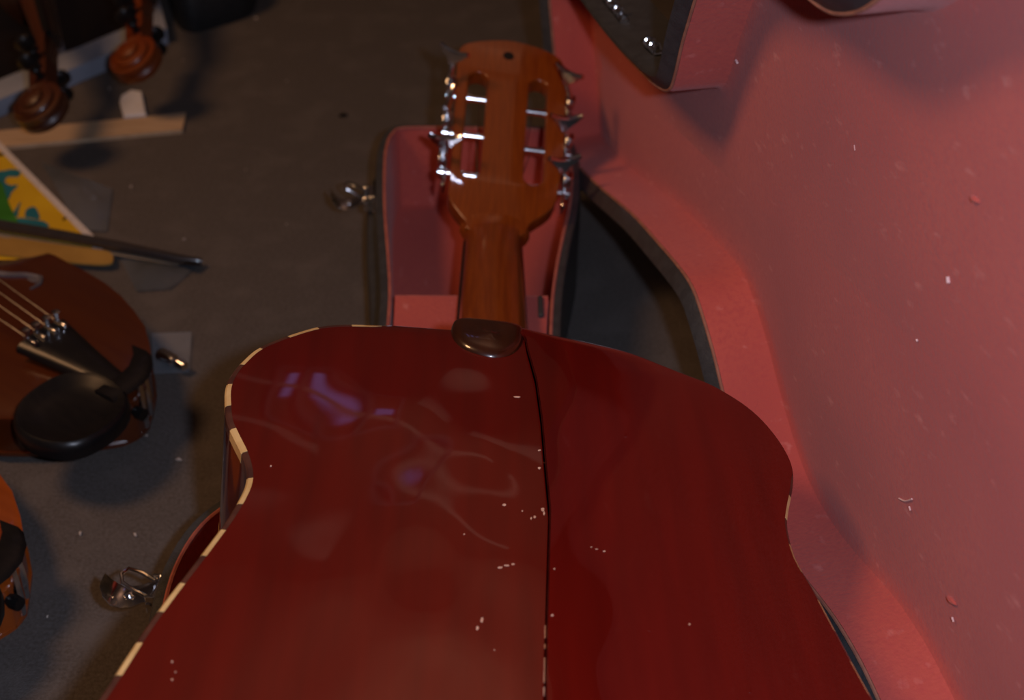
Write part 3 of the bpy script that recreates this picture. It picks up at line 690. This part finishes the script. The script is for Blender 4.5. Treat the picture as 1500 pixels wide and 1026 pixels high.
# tan card strip under the bow
b = MB(); pts = [fl(u, v, 7) for u, v in ((-60, 330), (0, 346), (90, 360), (150, 368), (163, 373), (166, 380), (160, 388), (120, 387), (0, 374), (-60, 362))]
b.prism([(p.x, p.y) for p in smooth_poly([(q_.x, q_.y) for q_ in pts], 3)], 6.4, 8.2)
tag(b.build('card_strip', M_tan), 'long tan card strip lying between the bow and the dark violin', 'card')
# bow in a smoky sleeve
BW = empty('violin_bow', Matrix.Translation(Vector((fl(150, 358, 14).x, fl(150, 358, 14).y, 0)) * MM)); tag(BW, 'dark violin bow crossing the yellow book, its head pointing to the case', 'bow')
bo = Vector((BW.location.x * 1000, BW.location.y * 1000, 0)); pt = lambda u, v, z: fl(u, v, z) - bo
b = MB(); b.tube([pt(-120, 311, 16), pt(0, 330, 15), pt(90, 345, 14), pt(180, 362, 12), pt(268, 381, 9), pt(296, 384, 6)], [5.2, 5, 4.8, 4.6, 4.4, 3], 10); b.build('stick', M_bow, BW)
b = MB(); b.loft([[pt(u, v, z) for u, v, z in r] for r in (((262, 378, 3), (266, 386, 3), (266, 386, 9), (262, 378, 9)), ((272, 378, 1), (280, 389, 1), (280, 389, 10), (272, 378, 10)), ((288, 380, 1), (292, 388, 1), (292, 388, 8), (288, 380, 8)))], True, True, True); b.build('bow_head', M_ebony, BW)
b = MB(); b.loft([[pt(u, v, z) for u, v, z in r] for r in (((-120, 320, 9), (-120, 328, 9), (-120, 328, 10), (-120, 320, 10)), ((262, 385, 4), (262, 389, 4), (262, 389, 5), (262, 385, 5)))], True, True, True); b.build('bow_hair', M_hair, BW)
def sheet(name, px, m, label, cat, z0=1.0, hump=5, thick=.5):
    """loose plastic film: slightly humped grid between four photographed corners"""
    P = [fl(u, v, z0) for u, v in px]; b = MB(); NU = 9; top = []
    for i in range(NU + 1):
        row = []
        for j in range(NU + 1):
            u, v = i / NU, j / NU
            p = P[0].lerp(P[1], u).lerp(P[3].lerp(P[2], u), v)
            p.z = z0 + hump * math.sin(math.pi * u) * math.sin(math.pi * v) + .8 * math.sin(7 * u + 4 * v) ** 2
            row.append(p)
        top.append(row)
    b.loft(top, False); b.loft([[p + Vector((0, 0, thick)) for p in r] for r in top], False)
    o = b.build(name, m); tag(o, label, cat); return o
sheet('plastic_sleeve', [(60, 238), (165, 277), (157, 340), (118, 338)], M_plastic, 'dark crumpled plastic sleeve right of the yellow book', 'plastic sleeve')
sheet('plastic_sleeve', [(172, 372), (288, 392), (250, 424), (200, 428)], M_plastic, 'dark plastic bag under the tip of the bow', 'plastic sleeve')
# small clear bag with a metal part
bag = empty('parts_bag', Matrix.Translation(Vector((fl(255, 520).x, fl(255, 520).y, 0)) * MM)); tag(bag, 'small clear bag holding a shiny metal part beside the dark violin', 'bag')
bo2 = Vector((fl(255, 520).x, fl(255, 520).y, 0))
b = MB(); P = [fl(u, v, 1) - bo2 for u, v in ((222, 492), (281, 490), (277, 546), (226, 548))]
b.loft([P, [p + Vector((0, 0, 2.5)) for p in P]], True, True, True)
b.build('film', M_clear, bag)
b = MB(); A_, B_ = fl(236, 519, 9) - bo2, fl(271, 537, 9) - bo2
b.tube([A_, A_.lerp(B_, .3), A_.lerp(B_, .55), A_.lerp(B_, .57), A_.lerp(B_, .75), A_.lerp(B_, .78), B_], [5.5, 5.5, 5, 3, 3, 4.4, 3.6], 14)
b.build('metal_barrel', M_chrome, bag)
# lint specks
b = MB()
for u, v, r in ((192, 275, 2.0), (262, 675, 2.2), (375, 28, 2.0), (198, 785, 1.8), (118, 783, 2.0), (160, 131, 1.5), (268, 90, .8), (420, 330, .8), (360, 250, .8), (270, 352, 1.2), (420, 120, .8), (70, 905, 1.0), (215, 640, .8)):
    p = fl(u, v); a = random.uniform(0, 3.1); d = Vector((math.cos(a), math.sin(a), 0)) * r
    b.tube([p - d + Vector((0, 0, .8)), p + Vector((0, 0, 1.4)), p + d + Vector((0, 0, .8))], [.5, r * .55, .4], 6)
tag(b.build('carpet_lint', M_lint), 'scattered pale lint specks on the grey brown carpet', 'lint', kind='stuff')
b = MB(); p = fl(502, 171); b.tube([p + Vector((-4, 0, .4)), p + Vector((0, 1, .9)), p + Vector((5, 2, .4))], [1, 3.2, 1.4], 8)
tag(b.build('carpet_scrap', M_ebony), 'tiny dark scrap on the carpet left of the headstock', 'scrap')
